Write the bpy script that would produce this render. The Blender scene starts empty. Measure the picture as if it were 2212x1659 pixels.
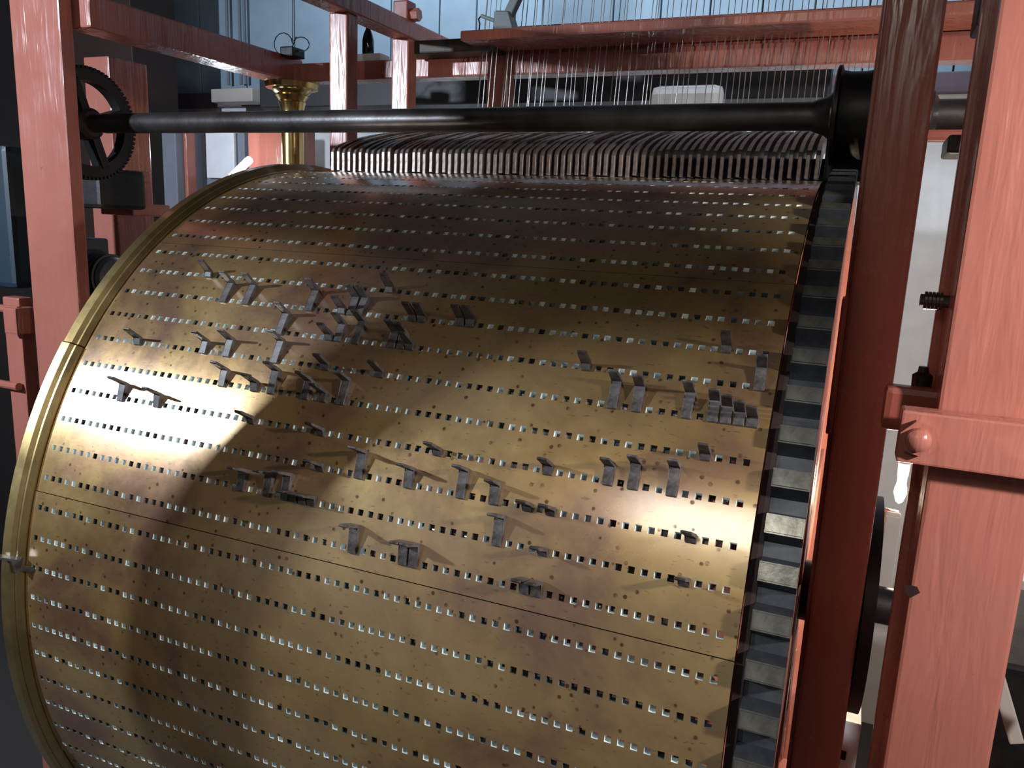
import bpy, bmesh, math, random
from mathutils import Vector, Matrix
random.seed(7)
SC = bpy.context.scene
COL = SC.collection

# ---------------------------------------------------------------- camera
RC = ((0.91667, 0.39743, 0.04196), (0.1175, -0.16768, -0.97881), (-0.38197, 0.90218, -0.2004))  # right, down, forward
CAMP = Vector((1.49629, -2.02358, 0.88096)); FPX = 1719.85
cd = bpy.data.cameras.new('camera'); cam = bpy.data.objects.new('camera', cd); COL.objects.link(cam)
r_, d_, f_ = (Vector(v).normalized() for v in RC)
M = Matrix(((r_.x, -d_.x, -f_.x), (r_.y, -d_.y, -f_.y), (r_.z, -d_.z, -f_.z))).to_4x4(); M.translation = CAMP
cam.matrix_world = M; cd.sensor_fit = 'HORIZONTAL'; cd.sensor_width = 36; cd.lens = FPX * 36 / 2212
cd.clip_start = .02; SC.camera = cam
def at(u, v, Y):                       # where the ray through a photo pixel meets the upright plane at depth Y
    d = f_ + r_ * ((u - 1106) / FPX) + d_ * ((v - 829.5) / FPX)
    return CAMP + d * ((Y - CAMP.y) / d.y)

# ---------------------------------------------------------------- world, lights, exposure
w = bpy.data.worlds.new('world'); SC.world = w; w.use_nodes = True
w.node_tree.nodes['Background'].inputs[0].default_value = (.5, .6, .8, 1)
w.node_tree.nodes['Background'].inputs[1].default_value = .02
vs = SC.view_settings; vs.view_transform = 'Standard'; vs.look = 'None'; vs.exposure = -0.02; vs.gamma = 1; vs.use_curve_mapping = False
def area(name, loc, tgt, size, power, col, sy=None):
    l = bpy.data.lights.new(name, 'AREA'); l.energy = power; l.color = col
    l.shape = 'RECTANGLE'; l.size = size; l.size_y = sy or size
    o = bpy.data.objects.new(name, l); COL.objects.link(o); o.location = loc
    o.rotation_euler = (Vector(tgt) - Vector(loc)).to_track_quat('-Z', 'Y').to_euler(); return o
area('work_lamp_light', (-2.0, -2.6, 1.80), (.2, -.6, .6), .11, 135, (.76, .86, 1), .11)
area('right_lamp_light', (2.75, -1.5, 1.22), (1.3, -.7, .4), .10, 44, (1, .96, .95), .10)  # small unseen lamp at the right that throws the tooth shadows
area('ceiling_tube_light', (1.0, -3.4, 2.15), (1.1, -.8, .5), .9, 9, (1, .97, .88), .5)
area('back_wall_light', (.3, 1.35, 2.62), (.4, 1.9, 1.4), 3.2, 19, (.74, .86, 1), .25).data.spread = math.radians(132)  # unseen cool strip under the ceiling, added to brighten the back wall

# ---------------------------------------------------------------- materials
MATS = {}
class NT:
    def __init__(s, name):
        m = bpy.data.materials.new(name); m.use_nodes = True; s.m = m; s.t = m.node_tree; s.n = s.t.nodes; s.b = s.n['Principled BSDF']; MATS[name] = m
    def new(s, typ, **kw):
        n = s.n.new(typ)
        for k, v in kw.items():
            if isinstance(k, str) and hasattr(n, k) and k not in n.inputs: setattr(n, k, v)
            else: n.inputs[k].default_value = v
        return n
    def link(s, a, b): s.t.links.new(a, b)
    def coords(s, scale=(1, 1, 1), kind='Object'):
        tc = s.new('ShaderNodeTexCoord'); mp = s.new('ShaderNodeMapping'); s.link(tc.outputs[kind], mp.inputs[0])
        mp.inputs['Scale'].default_value = scale; return mp.outputs[0]
    def noise(s, co, scale, detail=4, rough=.55, dist=0):
        n = s.new('ShaderNodeTexNoise', Scale=scale, Detail=detail, Roughness=rough, Distortion=dist); s.link(co, n.inputs['Vector']); return n.outputs[0]
    def ramp(s, fac, stops):
        r = s.new('ShaderNodeValToRGB'); e = r.color_ramp.elements
        while len(e) < len(stops): e.new(.5)
        for el, (p, c) in zip(e, stops): el.position = p; el.color = (*c, 1) if len(c) == 3 else c
        s.link(fac, r.inputs[0]); return r.outputs[0]
    def mix(s, fac, a, b, typ='MIX'):
        n = s.new('ShaderNodeMix'); n.data_type = 'RGBA'; n.blend_type = typ
        for inp, v in ((n.inputs[0], fac), (n.inputs[6], a), (n.inputs[7], b)):
            if hasattr(v, 'is_linked'): s.link(v, inp)
            else: inp.default_value = v if isinstance(v, (int, float)) else (*v, 1)
        return n.outputs[2]
    def bump(s, h, strength=.3, dist=.01):
        b = s.new('ShaderNodeBump', Strength=strength, Distance=dist); s.link(h, b.inputs['Height']); s.link(b.outputs[0], s.b.inputs['Normal'])
    def out(s, col=None, rough=None, metal=None, spec=None, coat=None):
        for nm, v in (('Base Color', col), ('Roughness', rough), ('Metallic', metal), ('Specular IOR Level', spec), ('Coat Weight', coat)):
            if v is None: continue
            if hasattr(v, 'is_linked'): s.link(v, s.b.inputs[nm])
            else: s.b.inputs[nm].default_value = v if isinstance(v, (int, float)) else (*v, 1)
        return s.m
G = lambda v: (v, v, v)

def brass_mat(name, a, b, c, spots=True, r0=.27, r1=.5, metal=1.0, coat=0.0, crough=.13):
    n = NT(name); co = n.coords()
    big = n.noise(co, 3.2, 5, .6, .6); mid = n.noise(co, 11, 4, .6, .3)
    col = n.ramp(big, [(.38, a), (.50, b), (.64, c)])
    col = n.mix(.35, col, n.ramp(mid, [(.35, a), (.65, b)]))
    if spots:
        v = n.new('ShaderNodeTexVoronoi', Scale=46.0, Randomness=1.0); n.link(co, v.inputs['Vector'])
        sp = n.ramp(v.outputs['Distance'], [(.0, G(1)), (.13, G(1)), (.19, G(0))])
        pick = n.ramp(v.outputs['Color'], [(.40, G(0)), (.46, G(1))])
        brk = n.ramp(n.noise(co, 90, 2), [(.35, G(.35)), (.55, G(1))])
        k = n.mix(1, n.mix(1, sp, pick, 'MULTIPLY'), brk, 'MULTIPLY')
        col = n.mix(n.mix(1, k, G(.88), 'MULTIPLY'), col, (.085, .035, .022)); kc = n.ramp(k, [(0, G(coat)), (1, G(.1))])
        fine = n.ramp(n.noise(n.coords((60, 190, 190)), 1.0, 2), [(.66, G(0)), (.72, G(1))])
        col = n.mix(n.mix(1, fine, G(.5), 'MULTIPLY'), col, (.10, .05, .03))
    rg = n.ramp(n.noise(co, 6, 5, .65), [(.3, G(r0)), (.7, G(r1))])
    n.bump(n.noise(n.coords((1, 1, 1)), 40, 3, .6), .05, .003)
    n.b.inputs['Coat Roughness'].default_value = crough; n.b.inputs['Coat IOR'].default_value = 2.3
    return n.out(col, rg, metal, None, kc if spots else coat)
brass_mat('drum_brass', (.29, .15, .09), (.53, .335, .12), (.62, .425, .165), True, .20, .38, .70, 1.0, .17)
brass_mat('rim_brass', (.36, .25, .10), (.50, .37, .15), (.58, .44, .20), False, .28, .46, .95, .7, .1)
brass_mat('bright_brass', (.50, .36, .13), (.60, .45, .19), (.64, .50, .24), False, .16, .28)

n = NT('hole_patina'); at_ = n.new('ShaderNodeAttribute'); at_.attribute_name = 'pat'
n.out(n.ramp(at_.outputs['Fac'], [(0, (.03, .035, .035)), (.28, (.10, .13, .13)), (.42, (.52, .60, .59)), (1, (.80, .87, .85))]), .6, 0)
n = NT('drum_inside'); n.out((.10, .085, .07), .7, .3)

def red_mat(name, base, dark, rough=.16, bump=.8, vert=(26, 26, 3.2)):
    n = NT(name); co = n.coords(); h = n.noise(n.coords(vert), 1.0, 3, .55, .4)
    col = n.mix(n.ramp(n.noise(co, 4, 4), [(.4, G(0)), (.7, G(.55))]), base, dark)
    chip = n.ramp(n.noise(co, 16, 4, .7), [(.70, G(0)), (.735, G(1))])
    col = n.mix(n.mix(1, chip, G(.6), 'MULTIPLY'), col, (.09, .05, .045))
    n.bump(h, bump, .006)
    return n.out(col, n.ramp(n.noise(co, 9), [(.3, G(rough)), (.7, G(rough + .18))]), 0, .5)
red_mat('red_paint', (.42, .150, .112), (.35, .115, .082))
red_mat('red_paint_dark', (.27, .07, .05), (.2, .05, .036), .3, .2)  # darker red; stands for shade on the back beam's face and guard plate

def steel_mat(name, a, b, rough, metal=.85, sc=14):
    n = NT(name); co = n.coords(); col = n.ramp(n.noise(co, sc, 5, .65, .4), [(.38, a), (.64, b)])
    n.bump(n.noise(co, 60, 3), .12, .004); return n.out(col, rough, metal)
steel_mat('peg_steel', (.03, .022, .019), (.135, .12, .118), .5, .15, 34)
steel_mat('gear_steel', (.045, .05, .06), (.10, .105, .115), .38, .7, 9)
steel_mat('tooth_land', (.17, .17, .15), (.40, .385, .33), .28, .85, 16)
steel_mat('shaft_steel', (.085, .075, .07), (.17, .16, .16), .36, .85, 6)
steel_mat('black_iron', (.008, .008, .009), (.02, .018, .018), .45, .3)
steel_mat('brown_iron', (.035, .028, .022), (.06, .048, .036), .5, .4)
steel_mat('lever_steel', (.22, .165, .14), (.47, .41, .36), .38, .45, 24)
steel_mat('wire_steel', (.5, .48, .45), (.7, .68, .65), .3, .9)
def plain(name, col, rough=.6, metal=0, spec=.5):
    n = NT(name); c = n.noise(n.coords(), 8, 4)
    lo = tuple(x * .86 for x in col); return n.out(n.ramp(c, [(.3, lo), (.7, col)]), rough, metal, spec)
plain('wall_blue', (.30, .42, .52), .55); plain('wall_white', (.80, .82, .82), .7); plain('collar_dark', (.03, .017, .016), .85, 0, .2); plain('wall_dark', (.06, .05, .05), .8); plain('wall_plaster', (.32, .30, .27), .8)
plain('ceiling_dark', (.07, .06, .055), .8); plain('floor_grey', (.05, .045, .042), .85); plain('dark_timber', (.045, .022, .016), .6)
plain('white_paint', (.80, .83, .86), .5); plain('bright_white', (.92, .93, .92), .5); plain('cream_plastic', (.52, .47, .42), .5); plain('motor_blue', (.055, .085, .12), .45)
plain('cover_blue', (.010, .028, .045), .5); plain('mauve_trim', (.16, .12, .15), .6); plain('mech_green', (.13, .16, .165), .5); plain('grey_board', (.20, .22, .26), .6)
plain('bottle_glass', (.004, .01, .008), .08); plain('cable_black', (.01, .01, .012), .5)
n = NT('tube_glow'); n.b.inputs['Emission Color'].default_value = (.9, .95, 1, 1); n.b.inputs['Emission Strength'].default_value = 1.5; n.out((.9, .95, 1), .4)
n = NT('bulb_glow'); n.b.inputs['Emission Color'].default_value = (1, .9, .78, 1); n.b.inputs['Emission Strength'].default_value = 14; n.out((1, .95, .9), .4)

# ---------------------------------------------------------------- object helpers
def link(name, me, parent=None):
    o = bpy.data.objects.new(name, me); COL.objects.link(o)
    if parent: o.parent = parent
    return o
def wl(o):                              # location of an object in the room, through its parents
    p = Vector(o.location); q = o.parent
    while q: p = q.matrix_basis @ p; q = q.parent
    return p
def thing(name, label, cat, loc, group=None):
    o = bpy.data.objects.new(name, None); COL.objects.link(o); o.location = loc; o.empty_display_size = .05
    o['label'] = label; o['category'] = cat
    if group: o['group'] = group
    return o
def tag(o, label, cat, group=None):
    o['label'] = label; o['category'] = cat
    if group: o['group'] = group
    return o
def make(name, bm, mat, parent=None, origin=None, smooth=False, label=None):
    """link a bmesh given in room coordinates; its origin is put at `origin` (its centre by default)"""
    bmesh.ops.recalc_face_normals(bm, faces=bm.faces)
    if origin is None:
        lo = [min(v.co[i] for v in bm.verts) for i in range(3)]; hi = [max(v.co[i] for v in bm.verts) for i in range(3)]
        origin = Vector(((lo[0] + hi[0]) / 2, (lo[1] + hi[1]) / 2, lo[2]))
    origin = Vector(origin)
    for v in bm.verts: v.co -= origin
    me = bpy.data.meshes.new(name); bm.to_mesh(me); bm.free()
    for m in (mat if isinstance(mat, (list, tuple)) else [mat]): me.materials.append(MATS[m])
    if smooth:
        for p in me.polygons: p.use_smooth = True
        me.set_sharp_from_angle(angle=math.radians(35))
    o = link(name, me, parent); o.location = origin - (wl(parent) if parent else Vector())
    if label: o['label'] = label
    return o
def struct(o): o['kind'] = 'structure'; return o
def box(bm, lo, hi, bev=0):
    lo = Vector(lo); hi = Vector(hi)
    g = bmesh.ops.create_cube(bm, size=1)
    for v in g['verts']: v.co = Vector(((lo[i] + hi[i]) / 2 + v.co[i] * (hi[i] - lo[i])) for i in range(3))
    if bev:
        es = list({e for v in g['verts'] for e in v.link_edges})
        bmesh.ops.bevel(bm, geom=es, offset=bev, segments=2, affect='EDGES', profile=.6)
    return bm
def B(lo, hi, bev=0): return box(bmesh.new(), [min(a, b) for a, b in zip(lo, hi)], [max(a, b) for a, b in zip(lo, hi)], bev)
def bar(p0, p1, a, b, up=(0, 0, 1), bev=.004, bm=None):
    """rectangular bar from p0 to p1; a across, b along `up`"""
    bm = bm or bmesh.new(); p0 = Vector(p0); p1 = Vector(p1); d = (p1 - p0).normalized(); s = d.cross(Vector(up)).normalized(); t = s.cross(d)
    vs_ = [bm.verts.new(p + s * (i * a / 2) + t * (j * b / 2)) for p in (p0, p1) for i, j in ((-1, -1), (1, -1), (1, 1), (-1, 1))]
    fs = [(0, 1, 2, 3), (7, 6, 5, 4)] + [(i, i + 4, (i + 1) % 4 + 4, (i + 1) % 4) for i in range(4)]
    for f in fs: bm.faces.new([vs_[i] for i in f])
    if bev: bmesh.ops.bevel(bm, geom=list({e for v in vs_ for e in v.link_edges}), offset=bev, segments=2, affect='EDGES', profile=.6)
    return bm
def lathe(p0, p1, prof, seg=32, bm=None, close=True):
    """revolve a profile of (distance along p0>p1, radius)"""
    bm = bm or bmesh.new(); p0 = Vector(p0); d = (Vector(p1) - p0).normalized()
    s = d.orthogonal().normalized(); t = d.cross(s); rings = []
    for z, r in prof:
        rings.append([bm.verts.new(p0 + d * z + (s * math.cos(2 * math.pi * i / seg) + t * math.sin(2 * math.pi * i / seg)) * r) for i in range(seg)])
    for a, b in zip(rings, rings[1:]):
        for i in range(seg): bm.faces.new((a[i], a[(i + 1) % seg], b[(i + 1) % seg], b[i]))
    if close: bm.faces.new(rings[0][::-1]); bm.faces.new(rings[-1])
    return bm
def rod(p0, p1, r, seg=12, bm=None):
    L = (Vector(p1) - Vector(p0)).length; return lathe(p0, p1, [(0, r), (L, r)], seg, bm)
def tube(pts, r, seg=6, bm=None):
    bm = bm or bmesh.new(); pts = [Vector(p) for p in pts]; rings = []
    for i, p in enumerate(pts):
        d = (pts[min(i + 1, len(pts) - 1)] - pts[max(i - 1, 0)]).normalized(); s = d.cross(Vector((.31, .2, .93))).normalized(); t = d.cross(s)
        rings.append([bm.verts.new(p + (s * math.cos(2 * math.pi * k / seg) + t * math.sin(2 * math.pi * k / seg)) * r) for k in range(seg)])
    for a, b in zip(rings, rings[1:]):
        for k in range(seg): bm.faces.new((a[k], a[(k + 1) % seg], b[(k + 1) % seg], b[k]))
    bm.faces.new(rings[0][::-1]); bm.faces.new(rings[-1]); return bm
def prism(pts, axis, lo, hi, bm=None, bev=0):
    """extrude a closed outline of 2-D points along an axis ('x': points are (y, z); 'y': points are (x, z))"""
    bm = bm or bmesh.new(); mk = (lambda p, h: (h, p[0], p[1])) if axis == 'x' else (lambda p, h: (p[0], h, p[1]))
    a = [bm.verts.new(mk(p, lo)) for p in pts]; b = [bm.verts.new(mk(p, hi)) for p in pts]; k = len(pts)
    bm.faces.new(a); bm.faces.new(b[::-1])
    for i in range(k): bm.faces.new((a[i], b[i], b[(i + 1) % k], a[(i + 1) % k]))
    if bev: bmesh.ops.bevel(bm, geom=list({e for v in a + b for e in v.link_edges}), offset=bev, segments=1, affect='EDGES')
    return bm
def turn(axis_x, r, e):                  # a point on a wheel about the drum axle; e = elevation in degrees, towards the camera
    return Vector((axis_x, -r * math.cos(math.radians(e)), r * math.sin(math.radians(e))))

# ---------------------------------------------------------------- room
FZ, CZ, WY = -1.45, 2.75, 1.9
X0, X1, Y0 = -3.3, 3.8, -3.6
struct(make('floor', B((X0, Y0, FZ - .1), (X1, WY + .1, FZ)), 'floor_grey'))
struct(make('ceiling', B((X0, Y0, CZ), (X1, WY + .1, CZ + .1)), 'ceiling_dark'))
struct(make('wall_left', B((X0 - .1, Y0, FZ), (X0, WY + .1, CZ)), 'wall_dark'))
struct(make('wall_right', B((X1, Y0, FZ), (X1 + .1, WY + .1, CZ)), 'wall_dark'))
struct(make('wall_front', B((X0, Y0 - .1, FZ), (X1, Y0, CZ)), 'wall_plaster'))
wb = struct(make('wall_back', B((X0, WY + .03, FZ), (X1, WY + .1, CZ)), 'wall_dark'))
RZ = 1.56
seams = [-3.3, -2.75, -2.3, -1.95, -1.6, -1.28, -.96, -.665, -.45, -.085, .277, .508, .737, .968, 1.19, 1.41, 1.76, 2.1, 2.45, 2.8, 3.2, 3.8]
for a, b in zip(seams, seams[1:]):
    make('wall_plank', B((a + .004, WY, RZ), (b - .004, WY + .03, CZ), .003), 'wall_blue', wb)
for a, b in zip((-3.3, -1.0, .55, 1.62, 1.93), (-1.0, .55, 1.62, 1.93, 3.8)):
    make('wall_panel', B((a + .003, WY, FZ), (b - .003, WY + .03, RZ - .08), .003), 'wall_white', wb)
struct(make('shadow_post', B((-.24, -1.45, FZ), (-.140, -1.35, CZ), .005), 'dark_timber'))   # unseen post added left of the camera to cast the shadow across the drum
struct(make('shadow_board_left', prism([(-1.18, 1.39), (-1.0, 1.375), (-.76, 1.315), (-.30, 1.285), (-.30, CZ), (-1.18, CZ)], 'y', -1.77, -1.73), 'dark_timber'))   # unseen board added and outlined to shade the upper drum from the left
struct(make('shadow_board_right', B((2.29, -1.34, 1.05), (2.31, -1.17, CZ), .004), 'dark_timber'))   # unseen board added to block the right lamp from the upper drum
struct(make('trim_1', B((X0, WY - .035, RZ - .085), (X1, WY + .01, RZ), .006), 'mauve_trim'))

# ---------------------------------------------------------------- carillon drum
PITCH, NCOL, NROW, DR = .0199606524, 70, 100, 3.6
drum = thing('carillon_drum', 'large perforated brass carillon drum with iron pegs and toothed gear rim', 'carillon drum', (.69, 0, 0))
D0 = Vector((.69, 0, 0))
def row_e(k): return 18.6 - DR * k       # elevation of a row of holes
XL, XR, RI = -.0215, 1.4015, .9885
HX = .0052
def build_plate(k0, dr):
    """ten rows of holes, k0 .. k0+9; returns a mesh in drum coordinates"""
    R = 1.0 + dr; vs_, fs, mi, pat = [], [], [], []
    he = math.degrees(HX)                # half hole in degrees
    es = []; top = row_e(k0) + DR / 2 - .035; bot = row_e(k0 + 9) - DR / 2 + .035
    for k in range(10):
        e = row_e(k0 + k); es += [e + DR / 2, e + he, e - he]
    es[0] = top; es.append(bot)
    xs = [XL]
    for c in range(NCOL): xs += [c * PITCH - HX, c * PITCH + HX]
    xs.append(XR)
    idx = {}
    def V(i, j, r, key, dx=0, de=0):
        kk = (i, j, key)
        if kk not in idx:
            p = turn(xs[i] + dx, r, es[j] + de) - D0; idx[kk] = len(vs_); vs_.append(p)
        return idx[kk]
    nx, ne = len(xs), len(es)
    def face(q, m, p): fs.append(q); mi.append(m); pat.append(p)
    for j in range(ne - 1):
        for i in range(nx - 1):
            hole = (j % 3 == 1) and (i % 2 == 1)
            if not hole:
                face((V(i, j, R, 0), V(i, j + 1, R, 0), V(i + 1, j + 1, R, 0), V(i + 1, j, R, 0)), 0, 0)
                face((V(i, j, RI, 1), V(i + 1, j, RI, 1), V(i + 1, j + 1, RI, 1), V(i, j + 1, RI, 1)), 2, 0)
            else:
                p = random.random() ** 1.15
                sh = .0012; se = math.degrees(sh)
                cr = [(i, j, 1, -1), (i, j + 1, 1, 1), (i + 1, j + 1, -1, 1), (i + 1, j, -1, -1)]
                h = len(vs_)
                for a, b, sx, s_e in cr: vs_.append(turn(xs[a], R, es[b]) - D0)
                for a, b, sx, s_e in cr: vs_.append(turn(xs[a] + sx * sh * .3, R - .006, es[b] + s_e * se * .3) - D0)
                for a, b, sx, s_e in cr: vs_.append(turn(xs[a] + sx * sh, RI, es[b] + s_e * se) - D0)
                for t in (0, 4):
                    for a in range(4): face((h + t + a, h + t + 4 + a, h + t + 4 + (a + 1) % 4, h + t + (a + 1) % 4), 1, p)
    for j in range(ne - 1):              # the plate's own edges
        for i in (0, nx - 1): face((V(i, j, R, 2), V(i, j + 1, R, 2), V(i, j + 1, RI, 2), V(i, j, RI, 2)), 0, 0)
    for i in range(nx - 1):
        for j in (0, ne - 1): face((V(i, j, R, 3), V(i + 1, j, R, 3), V(i + 1, j, RI, 3), V(i, j, RI, 3)), 0, 0)
    me = bpy.data.meshes.new('perforated_plate'); me.from_pydata([tuple(v) for v in vs_], [], fs)
    for m in ('drum_brass', 'hole_patina', 'drum_inside'): me.materials.append(MATS[m])
    me.polygons.foreach_set('material_index', mi)
    me.polygons.foreach_set('use_smooth', [m != 1 for m in mi])
    a = me.attributes.new('pat', 'FLOAT', 'FACE'); a.data.foreach_set('value', pat)
    me.update(); return me
for k in range(10):
    link('perforated_plate', build_plate(1 + 10 * k, (.0012, -.0006, .0004, 0, -.0004, .0006, 0, .0004, -.0004, .0)[k]), drum)

# left rim: cast segments with a stepped profile
rim_prof = [(-.0235, .985), (-.0235, 1.004), (-.031, 1.012), (-.037, 1.012), (-.043, 1.0195), (-.066, 1.0205), (-.074, 1.015), (-.078, .995), (-.078, .95), (-.03, .95)]
def sweep(prof, e0, e1, n):
    bm = bmesh.new(); rings = []
    for i in range(n + 1):
        e = e0 + (e1 - e0) * i / n; rings.append([bm.verts.new(turn(x, r, e)) for x, r in prof])
    k = len(prof)
    for a, b in zip(rings, rings[1:]):
        for i in range(k): bm.faces.new((a[i], a[(i + 1) % k], b[(i + 1) % k], b[i]))
    bm.faces.new(rings[0]); bm.faces.new(rings[-1][::-1]); return bm
for i, (a, b) in enumerate(((34.8, -85), (154.6, 35), (274.5, 154.9))):
    pr = [(x, r + (.003 if i == 0 else 0)) for x, r in rim_prof]
    make('rim_segment', sweep(pr, a, b, 60), 'rim_brass', drum, D0, True)
# right: dark collar, gear ring and its teeth
make('collar', lathe((1.4035, 0, 0), (2, 0, 0), [(0, .94), (0, .994), (.014, .994), (.014, .94)], 160, close=False), 'collar_dark', drum, D0, True)
GX0, GX1, NT_ = 1.418, 1.470, 96
gear = make('gear_ring', lathe((GX0, 0, 0), (2, 0, 0), [(0, .958), (0, .990), (GX1 - GX0, .990), (GX1 - GX0, .972), (GX1 - GX0 - .02, .958), (0, .958)], 192, close=False), ['gear_steel', 'red_paint'], drum, D0, True)
for p in gear.data.polygons: p.material_index = 0 if math.hypot(p.center.y, p.center.z) > .985 else 1
gl = D0
bm = bmesh.new()                         # one tooth, about its foot: x along the axle, y along the rim, z outwards
prof = [(-.0225, -.004), (.0225, -.004), (.0165, .022), (.0135, .036), (-.0135, .036), (-.0165, .022)]
a_ = [bm.verts.new((0, y, z)) for y, z in prof]; b_ = [bm.verts.new((GX1 - GX0, y, z)) for y, z in prof]
bm.faces.new(a_); bm.faces.new(b_[::-1])
for i in range(6): bm.faces.new((a_[i], b_[i], b_[(i + 1) % 6], a_[(i + 1) % 6]))
bmesh.ops.bevel(bm, geom=[e for e in bm.edges if all(v.co.z > .03 for v in e.verts)], offset=.002, segments=2, affect='EDGES')
bmesh.ops.recalc_face_normals(bm, faces=bm.faces)
tm = bpy.data.meshes.new('tooth'); bm.to_mesh(tm); bm.free()
tm.materials.append(MATS['gear_steel']); tm.materials.append(MATS['tooth_land'])
for p in tm.polygons: p.material_index = 1 if p.normal.z > .6 and p.center.z > .03 else 0
for k in range(NT_):
    e = 16.75 + 3.75 * k
    o = link('tooth', tm, gear); o.location = turn(GX0, .990, e) - gl; o.rotation_euler = (math.radians(90 - e), 0, 0)

for i in range(6):                       # red spokes carrying the gear ring
    a = 60 * i - 3; make('spoke', bar(turn(1.445, .05, a), turn(1.445, .965, a), .16, .03, (1, 0, 0)), 'red_paint', gear, turn(1.445, .05, a))
# pegs
PEGS = [(-8,10,.3),(-7,14,2.4),(-7,17,2.4),(-7,25,2.4),(-6,23,2.4),(-7,30,2.0),(-7,31,2.0),(-7,29,.3),(-8,33,.3),(-7,37,.3),(-7,38,.3),(-6,30,1.8),(-6,32,2.4),(-6,29,.3),(-6,36,1.6),(-6,37,1.4),(-6,38,.3),(-5,15,1.2),(-5,18,1.8),(-5,24,2.4),(-4,19,1.6),(-4,23,.7),(-4,25,2.4),(-5,30,.3),(-4,29,1.8),(-4,31,.7),(-4,33,2.4),(-5,36,.3),(-3,24,.3),(-3,32,.3),(-2,37,2.4),(-2,42,1.6),(-2,47,2.4),(-2,50,1.6),(-3,44,.3),(-2,33,.3),(-1,25,1.9),(-1,28,2.1),(-1,30,2.4),(-1,31,.6),(-1,32,.6),(-1,33,.6),(0,38,2.4),(0,43,1.9),(0,44,1.9),(-1,51,2.4),(-3,54,.6),(-2,55,.3),(-2,53,.3),(-1,55,.3),(0,54,1.0),(0,55,1.0),(-7,66,.3),(-6,69,1.9),(-5,64,2.2),(-5,66,1.7),(-5,67,1.3),(-5,68,.9),(-5,69,.5),(-4,66,.3),(-3,64,2.3),(-6,55,.3),(-5,58,2.4),(-5,60,2.2),(-3,61,2.1),(-3,59,1.5),(-2,66,.3),(-1,66,.3),(-7,42,.5),(-7,43,.5),(-5,6,.5),(-3,7,1.8),(-3,12,1.2)]
PM = {}
def peg_mesh(L):
    if L in PM: return PM[L]
    t = L * math.pi / 180; w2 = .0083; bm = bmesh.new(); y0 = -.0075; y1 = max(t, .004)
    out = [(y0, -.004), (y0, .0045), (y1 - .0035, .011), (y1 - .0045, .044), (y1 - .002, .047), (y1 + .0005, .0455), (y1 + .0015, .010), (y1, -.004)]
    prism(out, 'x', -w2, w2, bm); bmesh.ops.bevel(bm, geom=list(bm.edges), offset=.0009, segments=1, affect='EDGES')
    box(bm, (-.0045, -.0045, -.05), (.0045, .0045, 0)); bmesh.ops.recalc_face_normals(bm, faces=bm.faces)
    me = bpy.data.meshes.new('peg'); bm.to_mesh(me); bm.free(); me.materials.append(MATS['peg_steel']); PM[L] = me; return me
for k, c, L in PEGS:
    e = row_e(k); o = link('peg', peg_mesh(L), drum); o.location = turn(c * PITCH, 1.0, e) - D0
    o.rotation_euler = (math.radians(90 - e), 0, math.radians(random.uniform(-4, 4)))
e = row_e(3.05); o = link('peg', peg_mesh(1.2), drum); o.location = turn(-.026, 1.014, e) - D0; o.rotation_euler = (math.radians(90 - e), 0, math.radians(-62))

# the inside: axle and two red spiders
make('axle', lathe((-.55, 0, 0), (2, 0, 0), [(0, .045), (1.92, .045), (1.92, .075), (2.03, .075), (2.03, .045), (2.42, .045)], 32), 'black_iron', drum, D0, True)
for x in (.10, 1.30):
    sp = make('spider', lathe((x, 0, 0), (9, 0, 0), [(0, .925), (0, .976), (.05, .976), (.05, .925), (0, .925)], 96, close=False), 'red_paint', drum, D0, True)
    for i in range(6):
        a = 60 * i + 12; make('spoke', bar(turn(x + .025, .05, a), turn(x + .025, .93, a), .05, .09, (1, 0, 0)), 'red_paint', sp, turn(x + .025, .05, a))
disc = lathe((1.592, 0, 0), (9, 0, 0), [(0, .05), (0, .24), (.0, .262), (.026, .262), (.026, .24), (.016, .235), (.016, .10), (.035, .09), (.035, .05)], 72, close=False)
make('brake_wheel', disc, 'black_iron', drum, D0, True, 'dark iron wheel on the drum axle')

# ---------------------------------------------------------------- red machine frame
frame = thing('machine_frame', 'red painted steel frame of posts and beams around the brass drum', 'machine frame', (.6, .1, FZ))
def fbox(name, lo, hi, mat='red_paint', bev=.006, label=None): return make(name, B(lo, hi, bev), mat, frame, None, False, label)
TOP = 2.3
fbox('post', (-.972, -.25, FZ), (-.757, -.205, TOP), label='wide glossy red post at the left edge')
fbox('post', (1.645, -.55, FZ), (1.808, -.42, TOP), label='broad pink-lit post at the right edge')
fbox('post_flange', (1.632, -.42, FZ), (1.83, -.395, TOP))
fbox('post', (1.487, -.25, FZ), (1.589, -.13, TOP), label='dark red post beside the gear')
fbox('post_flange', (1.478, -.235, FZ), (1.489, -.115, TOP))
# left side beam, back beam, middle beam
fbox('beam', (-.80, -.20, 1.395), (-.69, .80, 1.49))
fbox('beam', (-.76, .74, 1.395), (2.6, .83, 1.465), label='long back beam behind the wires')
fbox('beam', (-.13, -.95, 1.50), (-.055, 1.08, 1.56), label='upper beam carried on the two short posts')
fbox('beam', (.17, .53, 1.470), (2.6, .72, 1.503), label='upper cross beam above the wires')
fbox('beam', (.20, .75, 1.464), (2.6, .82, 1.56), 'red_paint_dark', label='dark red upper face of the back beam, shade put into its paint')  # darker red imitates the back beam's face in shade
fbox('bracket', (-.1, .62, 1.455), (.25, .72, 1.50), 'brown_iron')
fbox('post', (-.135, .215, .55), (-.065, .275, 1.503), label='short glossy post left of the lever row')
fbox('post', (-.13, .58, .55), (-.06, .64, 1.503), label='short glossy post behind the first')
fbox('post', (.175, .74, .55), (.26, .80, 1.40), label='short post behind the wires')
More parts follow.
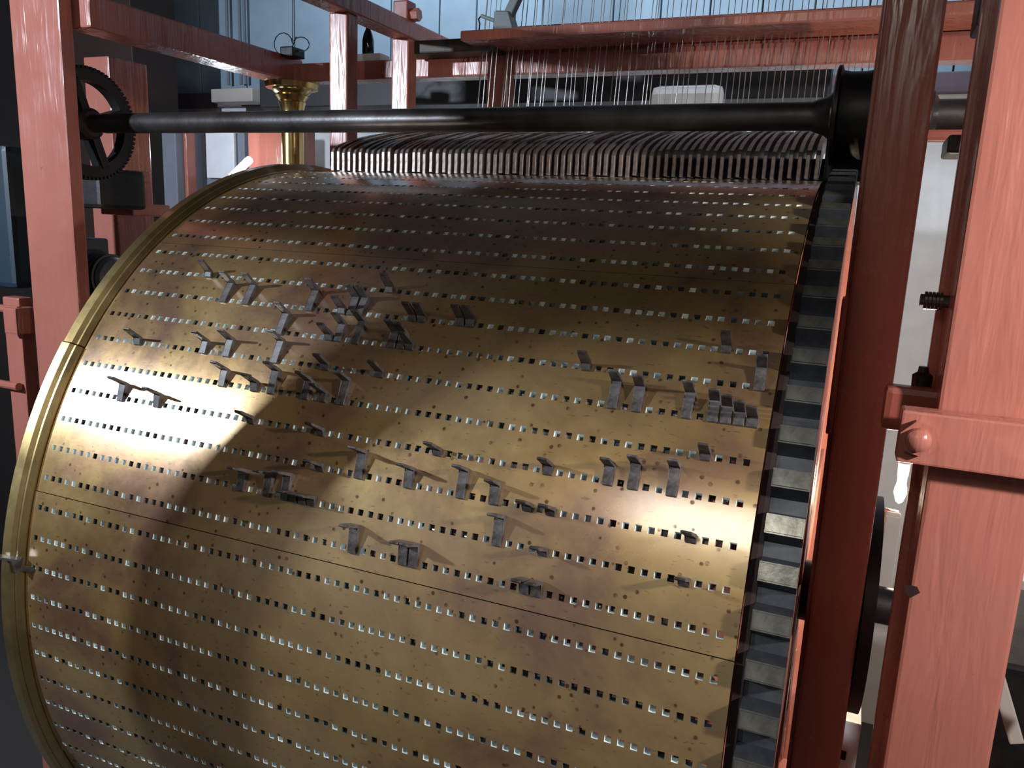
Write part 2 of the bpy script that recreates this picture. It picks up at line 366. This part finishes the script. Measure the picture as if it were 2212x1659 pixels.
fbox('stub', (-.12, .57, 1.555), (-.06, .63, 1.625), 'red_paint_dark')
make('nut', lathe((-.06, .60, 1.58), (1, .60, 1.58), [(0, .022), (.03, .022)], 6), 'red_paint', frame)
fbox('post', (-1.34, .30, FZ), (-1.205, .48, 1.43), label='red post behind the toothed wheel')
fbox('ledge', (-1.2, .22, .84), (-1.03, .40, .885)); fbox('ledge', (-1.16, .22, .965), (-1.06, .34, 1.01))
# small parts near the left post
sp0 = at(4, 640, -.2); sp1 = at(40, 640, -.2)
fbox('post', (sp0.x, -.2, FZ), (sp1.x, -.15, sp0.z), label='slim red post at the left edge of the photo')
for v in (668, 832): b_ = at(20, v, -.215); make('bolt', rod(b_ + Vector((-.12, 0, 0)), b_ + Vector((.05, 0, 0)), .014, 10), 'red_paint', frame)
b_ = at(28, 690, -.23); fbox('clip', (b_.x - .035, -.24, b_.z - .05), (b_.x + .03, -.17, b_.z + .04))
# right: strap with bolt, back plate, cross bars
fbox('strap', (1.590, -.602, .517), (2.1, -.552, .605), bev=.004, label='bolted strap across the right post')
bl = at(1985, 945, -.602)
make('bolt', lathe(bl, bl + Vector((0, -1, 0)), [(-.01, .030), (.016, .030)], 6), 'red_paint', frame)
make('bolt', lathe(bl + Vector((-.002, -.016, 0)), bl + Vector((-.002, -1, 0)), [(0, .020), (.012, .0185), (.018, .012), (.0195, .002)], 24), 'red_paint', frame, None, True)
fbox('plate', (1.565, -.50, .545), (1.66, -.455, .625), 'red_paint_dark', .012)
fbox('cross_bar', (1.52, -.10, 1.081), (1.80, -.06, 1.104), 'red_paint_dark')
fbox('bracket', (1.625, -.24, 1.043), (1.66, -.10, 1.078), 'black_iron')
fbox('bracket', (1.63, -.40, 1.235), (1.68, -.30, 1.33), 'black_iron')
p = at(2018, 650, -.47)
for i in range(5): make('washer', lathe(p + Vector((.012 - i * .0058, 0, 0)), p + Vector((-1, 0, 0)), [(0, .0155), (.0042, .0155)], 20), 'shaft_steel', frame)
make('threaded_rod', rod(p + Vector((-.022, 0, 0)), p + Vector((.06, 0, 0)), .011, 12), 'shaft_steel', frame)
p = at(1992, 818, -.45); make('knob', lathe(p, p + Vector((0, 0, 1)), [(-.018, .008), (-.014, .016), (.006, .017), (.012, .009), (.022, .008)], 16), 'black_iron', frame, None, True)
c_ = at(1968, 1278, -.551)
make('paint_chip', prism([(c_.x + dx, c_.z + dz) for dx, dz in ((-.012, .010), (.008, .011), (.014, .001), (.0, -.012), (-.010, -.002))], 'y', -.5512, -.5490), 'collar_dark', frame)
# lower right: frame seen through the gap
make('brace', bar(at(1930, 1110, .25), at(1908, 1275, .25), .038, .04), 'cream_plastic', frame)
make('brace', bar(at(1921, 1100, .3), at(1893, 1215, .3), .02, .05), 'red_paint', frame)
gp = at(1760, 925, -.3); gq = at(1820, 642, -.3)
fbox('guard_plate', (1.474, -.34, gp.z), (1.486, -.26, gq.z), 'red_paint_dark', .004)
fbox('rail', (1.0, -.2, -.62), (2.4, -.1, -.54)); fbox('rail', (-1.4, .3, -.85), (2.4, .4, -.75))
make('brace', bar((2.02, -.30, .02), (1.86, -.30, -.55), .05, .05), 'red_paint_dark', frame)

# ---------------------------------------------------------------- winding shaft with its wheels
SY, SZ = -.06, 1.137
sh = thing('winding_shaft', 'dark steel winding shaft with toothed wheel and black pulley above the drum', 'shaft', (.3, SY, SZ))
A0 = Vector((-1.02, SY, SZ))
make('shaft', lathe(A0, A0 + Vector((1, 0, 0)), [(0, .026), (.13, .026), (.133, .029), (.2, .029), (.205, .031), (2.38, .031), (2.41, .042), (2.42, .05), (2.62, .05), (2.63, .032), (3.3, .032)], 40), 'shaft_steel', sh, None, True)
wx = -.925
rimw = make('toothed_wheel', lathe((wx, SY, SZ), (9, SY, SZ), [(0, .135), (0, .172), (.04, .172), (.04, .135), (0, .135)], 72, close=False), 'black_iron', sh, (wx, SY, SZ))
bm = bmesh.new(); box(bm, (0, -.0045, .170), (.04, .0045, .181)); tme = bpy.data.meshes.new('wheel_tooth'); bm.to_mesh(tme); bm.free(); tme.materials.append(MATS['black_iron'])
for i in range(72):
    o = link('wheel_tooth', tme, rimw); o.rotation_euler = (2 * math.pi * i / 72, 0, 0)
for i in range(4):
    a = math.radians(90 * i + 20); d = Vector((0, math.cos(a), math.sin(a)))
    make('spoke', bar(Vector((wx + .02, SY, SZ)) + d * .02, Vector((wx + .02, SY, SZ)) + d * .145, .03, .05, (1, 0, 0)), 'black_iron', rimw)
make('hub', lathe((wx - .03, SY, SZ), (9, SY, SZ), [(0, .05), (.075, .05), (.085, .04)], 24), 'brown_iron', rimw, None, True)
px0 = 1.405
pul = make('pulley', lathe((px0, SY, SZ), (9, SY, SZ), [(0, .03), (0, .097), (.003, .105), (.010, .105), (.014, .094), (.03, .091), (.06, .091), (.076, .094), (.080, .105), (.087, .105), (.090, .097), (.09, .03)], 64, close=False), 'black_iron', sh, None, True)
make('bearing', B((1.395, .0, 1.0), (1.50, .12, 1.13), .008), 'black_iron', sh)
make('bearing', B((1.475, SY - .06, SZ - .12), (1.55, SY + .07, SZ + .05), .01), 'black_iron', sh)

# ---------------------------------------------------------------- hammer levers
def nth(i): return str(i) + ('th' if 10 < i % 100 < 14 else {1: 'st', 2: 'nd', 3: 'rd'}.get(i % 10, 'th'))
LEV = 'hammer levers in a row above the drum'
lp = [(.045, 1.006), (.045, 1.060), (.052, 1.072), (.09, 1.088), (.15, 1.108), (.26, 1.134), (.45, 1.168), (.62, 1.172), (.62, 1.120), (.40, 1.108), (.20, 1.078), (.11, 1.040), (.075, 1.006)]
def lever_mesh():
    bm = prism(lp, 'x', -.0052, .0052); bmesh.ops.bevel(bm, geom=[e for e in bm.edges if abs(e.verts[0].co.x - e.verts[1].co.x) < 1e-6], offset=.0012, segments=1, affect='EDGES')
    for v in bm.verts: v.co -= Vector((0, .05, 1.01))
    bmesh.ops.recalc_face_normals(bm, faces=bm.faces)
    me = bpy.data.meshes.new('hammer_lever'); bm.to_mesh(me); bm.free(); me.materials.append(MATS['lever_steel']); return me
lm = lever_mesh()
for i in range(NCOL):
    o = link('hammer_lever', lm); o.location = (i * PITCH + random.uniform(-.0012, .0012), .05 + random.uniform(-.003, .003), 1.01 + random.uniform(-.003, .004))
    o.rotation_euler = (random.uniform(-.012, .012), 0, random.uniform(-.008, .008))
    lab = 'flat steel hammer lever, %s from the left in the row above the drum' % nth(i + 1)
    if i == 0: lab = 'leftmost steel hammer lever at the end of the row above the drum'
    if i == NCOL - 1: lab = 'rightmost steel hammer lever in the row, beside the black pulley'
    tag(o, lab, 'lever', LEV)
tag(make('lever_gap_backing', B((-.02, .175, .992), (1.40, .27, 1.066), .004), 'cable_black'), 'added black backing under the hammer levers, darkening the gaps between them', 'rail')  # black backing added so the gaps between the levers read dark
# pivot rod through the levers
tag(make('lever_pivot_rod', rod((-.05, .5, 1.142), (1.47, .5, 1.142), .007, 10), 'shaft_steel'), 'thin steel pivot rod running through the row of hammer levers', 'rod')

# ---------------------------------------------------------------- wires
wm = None
WX = []
x = at(1047, 165, .70).x
while x < 1.47: WX.append(x); x += random.choice((.0165, .018, .0195, .021, .026))
bm = rod((0, 0, 0), (0, 0, 1.60), .0015, 5); wm = bpy.data.meshes.new('tracker_wire'); bm.to_mesh(wm); bm.free(); wm.materials.append(MATS['wire_steel'])
for i, x in enumerate(WX):
    o = link('tracker_wire', wm); y = .695 + random.uniform(-.012, .012) if i % 5 else .72
    o.location = (x, .60 + (y - .695), 1.125)
    top = Vector((x + random.uniform(-.02, .02), y + .10, 2.72)); o.rotation_euler = (top - o.location).to_track_quat('Z', 'Y').to_euler()
    lab = 'thin vertical steel wire above the hammer levers, %s from the left' % nth(i + 1)
    if i == 0: lab = 'leftmost thin steel wire rising in front of the short back post'
    if i == len(WX) - 1: lab = 'rightmost thin steel wire rising behind the black pulley'
    tag(o, lab, 'wire', 'wires rising from the hammer levers')

# ---------------------------------------------------------------- things around and behind
# brass column under the back left corner
p = at(632, 300, .78); c0 = Vector((p.x, .78, .3))
col = thing('brass_column', 'polished brass column with flared capital under the back frame corner', 'column', c0)
ax = c0 + Vector((0, 0, 1))
make('column_shaft', lathe(c0, ax, [(0, .046), (.985, .046)], 32), 'bright_brass', col, c0, True)
make('capital', lathe(c0 + Vector((0, 0, .987)), ax + Vector((0, 0, 1)), [(-.02, .044), (0, .046), (.025, .052), (.035, .056), (.040, .052), (.052, .060), (.060, .066), (.066, .063), (.072, .072), (.082, .080), (.086, .080), (.088, .105), (.108, .110)], 32), 'bright_brass', col, None, True)
# bottle and the block it stands on
p = at(806, 136, .785); zt = 1.465
tag(make('support_block', B((p.x - .05, .75, zt), (p.x + .055, .82, zt + .028), .004), 'white_paint'), 'small white block on the back beam under the dark bottle', 'block')
q = at(795, 122, .785); b0 = Vector((q.x, .785, zt + .028))
tag(make('bottle', lathe(b0, b0 + Vector((0, 0, 1)), [(0, .020), (.004, .0225), (.055, .0225), (.075, .018), (.095, .010), (.115, .0085), (.118, .010), (.125, .010), (.126, .003)], 24), 'bottle_glass', None, None, True), 'slim dark bottle on the white block between the short posts', 'bottle')
# cable with a loop over the left corner
loop = [at(632, -40, .70), at(632, 60, .70)] + [at(632 - 20 + 20 * math.cos(t), 95 - 24 * math.sin(t), .70 + .004 * i) for i, t in enumerate([x * .5 for x in range(0, 13)])] + [at(640, 80, .7)] + [at(650 + 18 * math.cos(t), 96 - 16 * math.sin(t), .69) for t in [2.6 - x * .5 for x in range(0, 11)]] + [at(634, 128, .70)]
tag(make('cable', tube(loop, .0022), 'cable_black', None, None, True), 'black cable hanging with a small loop over the frame corner', 'cable')
p = at(632, 124, .70); tag(make('cable_clamp', B((p.x - .03, .66, 1.478), (p.x + .03, .74, 1.515), .006), 'black_iron'), 'black clamp holding the looped cable on the frame corner', 'clamp')
# grey bell-crank on the upper cross beam
mb = at(1090, 67, .61)
mech = thing('bell_crank', 'grey bell crank mechanism standing on the upper cross beam', 'mechanism', (mb.x, .61, 1.51))
z0 = 1.508
make('body', prism([(mb.x - .035, z0), (mb.x + .045, z0), (mb.x + .022, z0 + .062), (mb.x - .03, z0 + .066)], 'y', .585, .64, bev=.004), 'mech_green', mech)
make('arm', bar((mb.x + .012, .61, z0 + .05), (mb.x + .09, .61, z0 + .20), .03, .032, (0, 1, 0)), 'mech_green', mech)
make('arm', bar((mb.x - .03, .60, z0 + .035), (mb.x - .085, .60, z0 + .055), .012, .014, (0, 1, 0)), 'mech_green', mech)
make('hook', tube([(mb.x - .085, .60, z0 + .055), (mb.x - .095, .60, z0 + .045), (mb.x - .09, .60, z0 + .03), (mb.x - .092, .60, z0 + .004)], .003), 'black_iron', mech, None, True)
# on and before the back wall
def wbox(name, u0, v0, u1, v1, Y, dep, mat, label, cat, bev=.006):
    a = at(u0, v0, Y); b = at(u1, v1, Y)
    if v1 > 400: b.z = FZ
    return tag(make(name, B((a.x, Y, b.z), (b.x, Y + dep, a.z), bev), mat), label, cat)
wbox('wall_cabinet', 140, -60, 346, 1300, 1.25, .3, 'dark_timber', 'tall dark timber cupboard behind the toothed wheel', 'cupboard')
wbox('wall_box', 455, 192, 545, 219, 1.62, .12, 'cream_plastic', 'small cream box on the wall left of the brass column', 'box')
wbox('notice_board', 442, 255, 507, 386, 1.30, .02, 'white_paint', 'bright white board below the shaft, left of the salmon cabinet', 'board')
wbox('metal_cabinet', 534, 250, 612, 420, 1.12, .25, 'red_paint', 'salmon painted cabinet behind the brass column', 'cabinet')
wbox('grey_locker', 347, 255, 388, 520, 1.15, .2, 'grey_board', 'narrow grey locker right of the dark cupboard', 'locker')
wbox('wall_post', 389, 250, 411, 520, 1.2, .06, 'red_paint', 'narrow red upright between grey locker and white board', 'upright')
wbox('grey_partition', 412, 250, 533, 520, 1.325, .05, 'grey_board', 'dull grey partition behind the bright white board', 'partition')
wbox('wall_lamp_panel', 1405, 184, 1557, 250, 1.33, .06, 'bright_white', 'white rounded panel on the wall behind the wires', 'panel', .035)
wbox('shadow_strip', 560, 168, 1790, 210, 1.40, .14, 'cable_black', 'long black strip imitating the shadow band behind the wires', 'shadow strip')  # black strip stands in for the shadow band below the wall trim
p = at(524, 357, .95)
tl = thing('fluorescent_lamp', 'short glowing white tube lamp behind the drum rim', 'lamp', p)
make('tube', rod(p + Vector((-.09, .03, -.05)), p + Vector((.05, -.01, .024)), .018, 14), 'tube_glow', tl, None, True)
l = bpy.data.lights.new('tube_point', 'POINT'); l.energy = 5; l.color = (.86, .93, 1); l.shadow_soft_size = .05
o = bpy.data.objects.new('tube_point', l); COL.objects.link(o); o.parent = tl; o.location = (-.02, -.08, .05)
for i, u in enumerate((490, 517, 527)):
    a = at(u, 80, 1.86); tag(make('wall_pipe', rod((a.x, 1.865, 1.60), (a.x, 1.865, CZ), .009, 10), 'grey_board', None, None, True), ('leftmost', 'middle', 'rightmost')[i] + ' of three thin grey pipes on the blue wall', 'pipe', 'thin wall pipes')
# black gearbox and blue motor at the left
gb = at(212, 450, .1); tag(make('gearbox', B((gb.x - .11, .02, gb.z), (gb.x + .11, .22, gb.z + .14), .015), 'black_iron'), 'black gearbox below the toothed wheel', 'gearbox')
mo = at(212, 585, -.05)
mot = thing('electric_motor', 'dark blue electric motor with cooling fins behind the left post', 'motor', (mo.x, -.05, mo.z - .09))
make('motor_body', lathe(mo + Vector((-.1, 0, -.02)), mo + Vector((9, 0, -.02)), [(0, .06), (.01, .072), (.17, .072), (.18, .062), (.185, .03)], 32), 'motor_blue', mot, None, True)
for i in range(9): make('cooling_fin', lathe(mo + Vector((-.085 + i * .018, 0, -.02)), mo + Vector((9, 0, -.02)), [(0, .081), (.006, .081)], 32), 'motor_blue', mot, None, True)
make('terminal_box', B(mo + Vector((-.085, -.05, .045)), mo + Vector((.0, .05, .11)), .008), 'motor_blue', mot)
tag(make('motor_bracket', B((mo.x - .15, -.12, FZ), (mo.x + .12, .05, mo.z - .105), .006), 'black_iron'), 'black bracket carrying the dark blue electric motor', 'bracket')
a = at(-60, 312, -.16); b = at(36, 625, -.16)
tag(make('blue_cover', B((a.x, -.16, b.z), (b.x, -.08, a.z), .02), 'cover_blue'), 'dark blue cover plate left of the glossy red post', 'cover')
# lamp and lamp-lit box at the right
lb = at(1945, 1062, .55)
lamp = thing('bulb_lamp', 'lit clear bulb hanging in the gap right of the dark red post', 'lamp', lb)
make('bulb', lathe(lb + Vector((0, 0, .045)), lb + Vector((0, 0, -9)), [(0, .013), (.02, .013), (.035, .017), (.05, .018), (.075, .010), (.082, .002)], 20), 'bulb_glow', lamp, None, True)
make('socket', lathe(lb + Vector((0, 0, .05)), lb + Vector((0, 0, 9)), [(0, .015), (.04, .017), (.045, .01)], 16), 'cream_plastic', lamp, None, True)
l = bpy.data.lights.new('bulb_point', 'POINT'); l.energy = 24; l.color = (1, .78, .55); l.shadow_soft_size = .03
o = bpy.data.objects.new('bulb_point', l); COL.objects.link(o); o.parent = lamp; o.location = (-.0, -.05, .0)
a = at(1795, 1540, .35)
bx = thing('white_box', 'bright white box with a dark slot below the lamp, low in the gap', 'box', (a.x + .04, .38, FZ))
make('box_body', B((a.x - .01, .33, FZ), (a.x + .085, .5, a.z), .006), 'white_paint', bx)
s_ = at(1812, 1628, .33); make('slot', B((s_.x - .018, .324, s_.z - .014), (s_.x + .02, .335, s_.z + .014), .003), 'black_iron', bx)

# black block added to darken the lower right, with a pale strut before it
a = at(2130, 1425, .0)
tag(make('dark_corner_block', B((a.x, .0, FZ), (a.x + .8, .5, a.z), .01), 'black_iron'), 'added black block darkening the lower right edge behind the pink-lit post', 'cabinet')
tag(make('wire_mesh_panel', B((a.x - .02, .55, a.z), (a.x + .7, .57, a.z + .12), .004), 'white_paint'), 'white panel above the black block at the right edge', 'panel')
tag(make('pale_strut', bar(at(2135, 1395, -.08), at(2195, 1600, -.08), .03, .03), 'cream_plastic'), 'pale slanting strut before the black block at the right edge', 'strut')
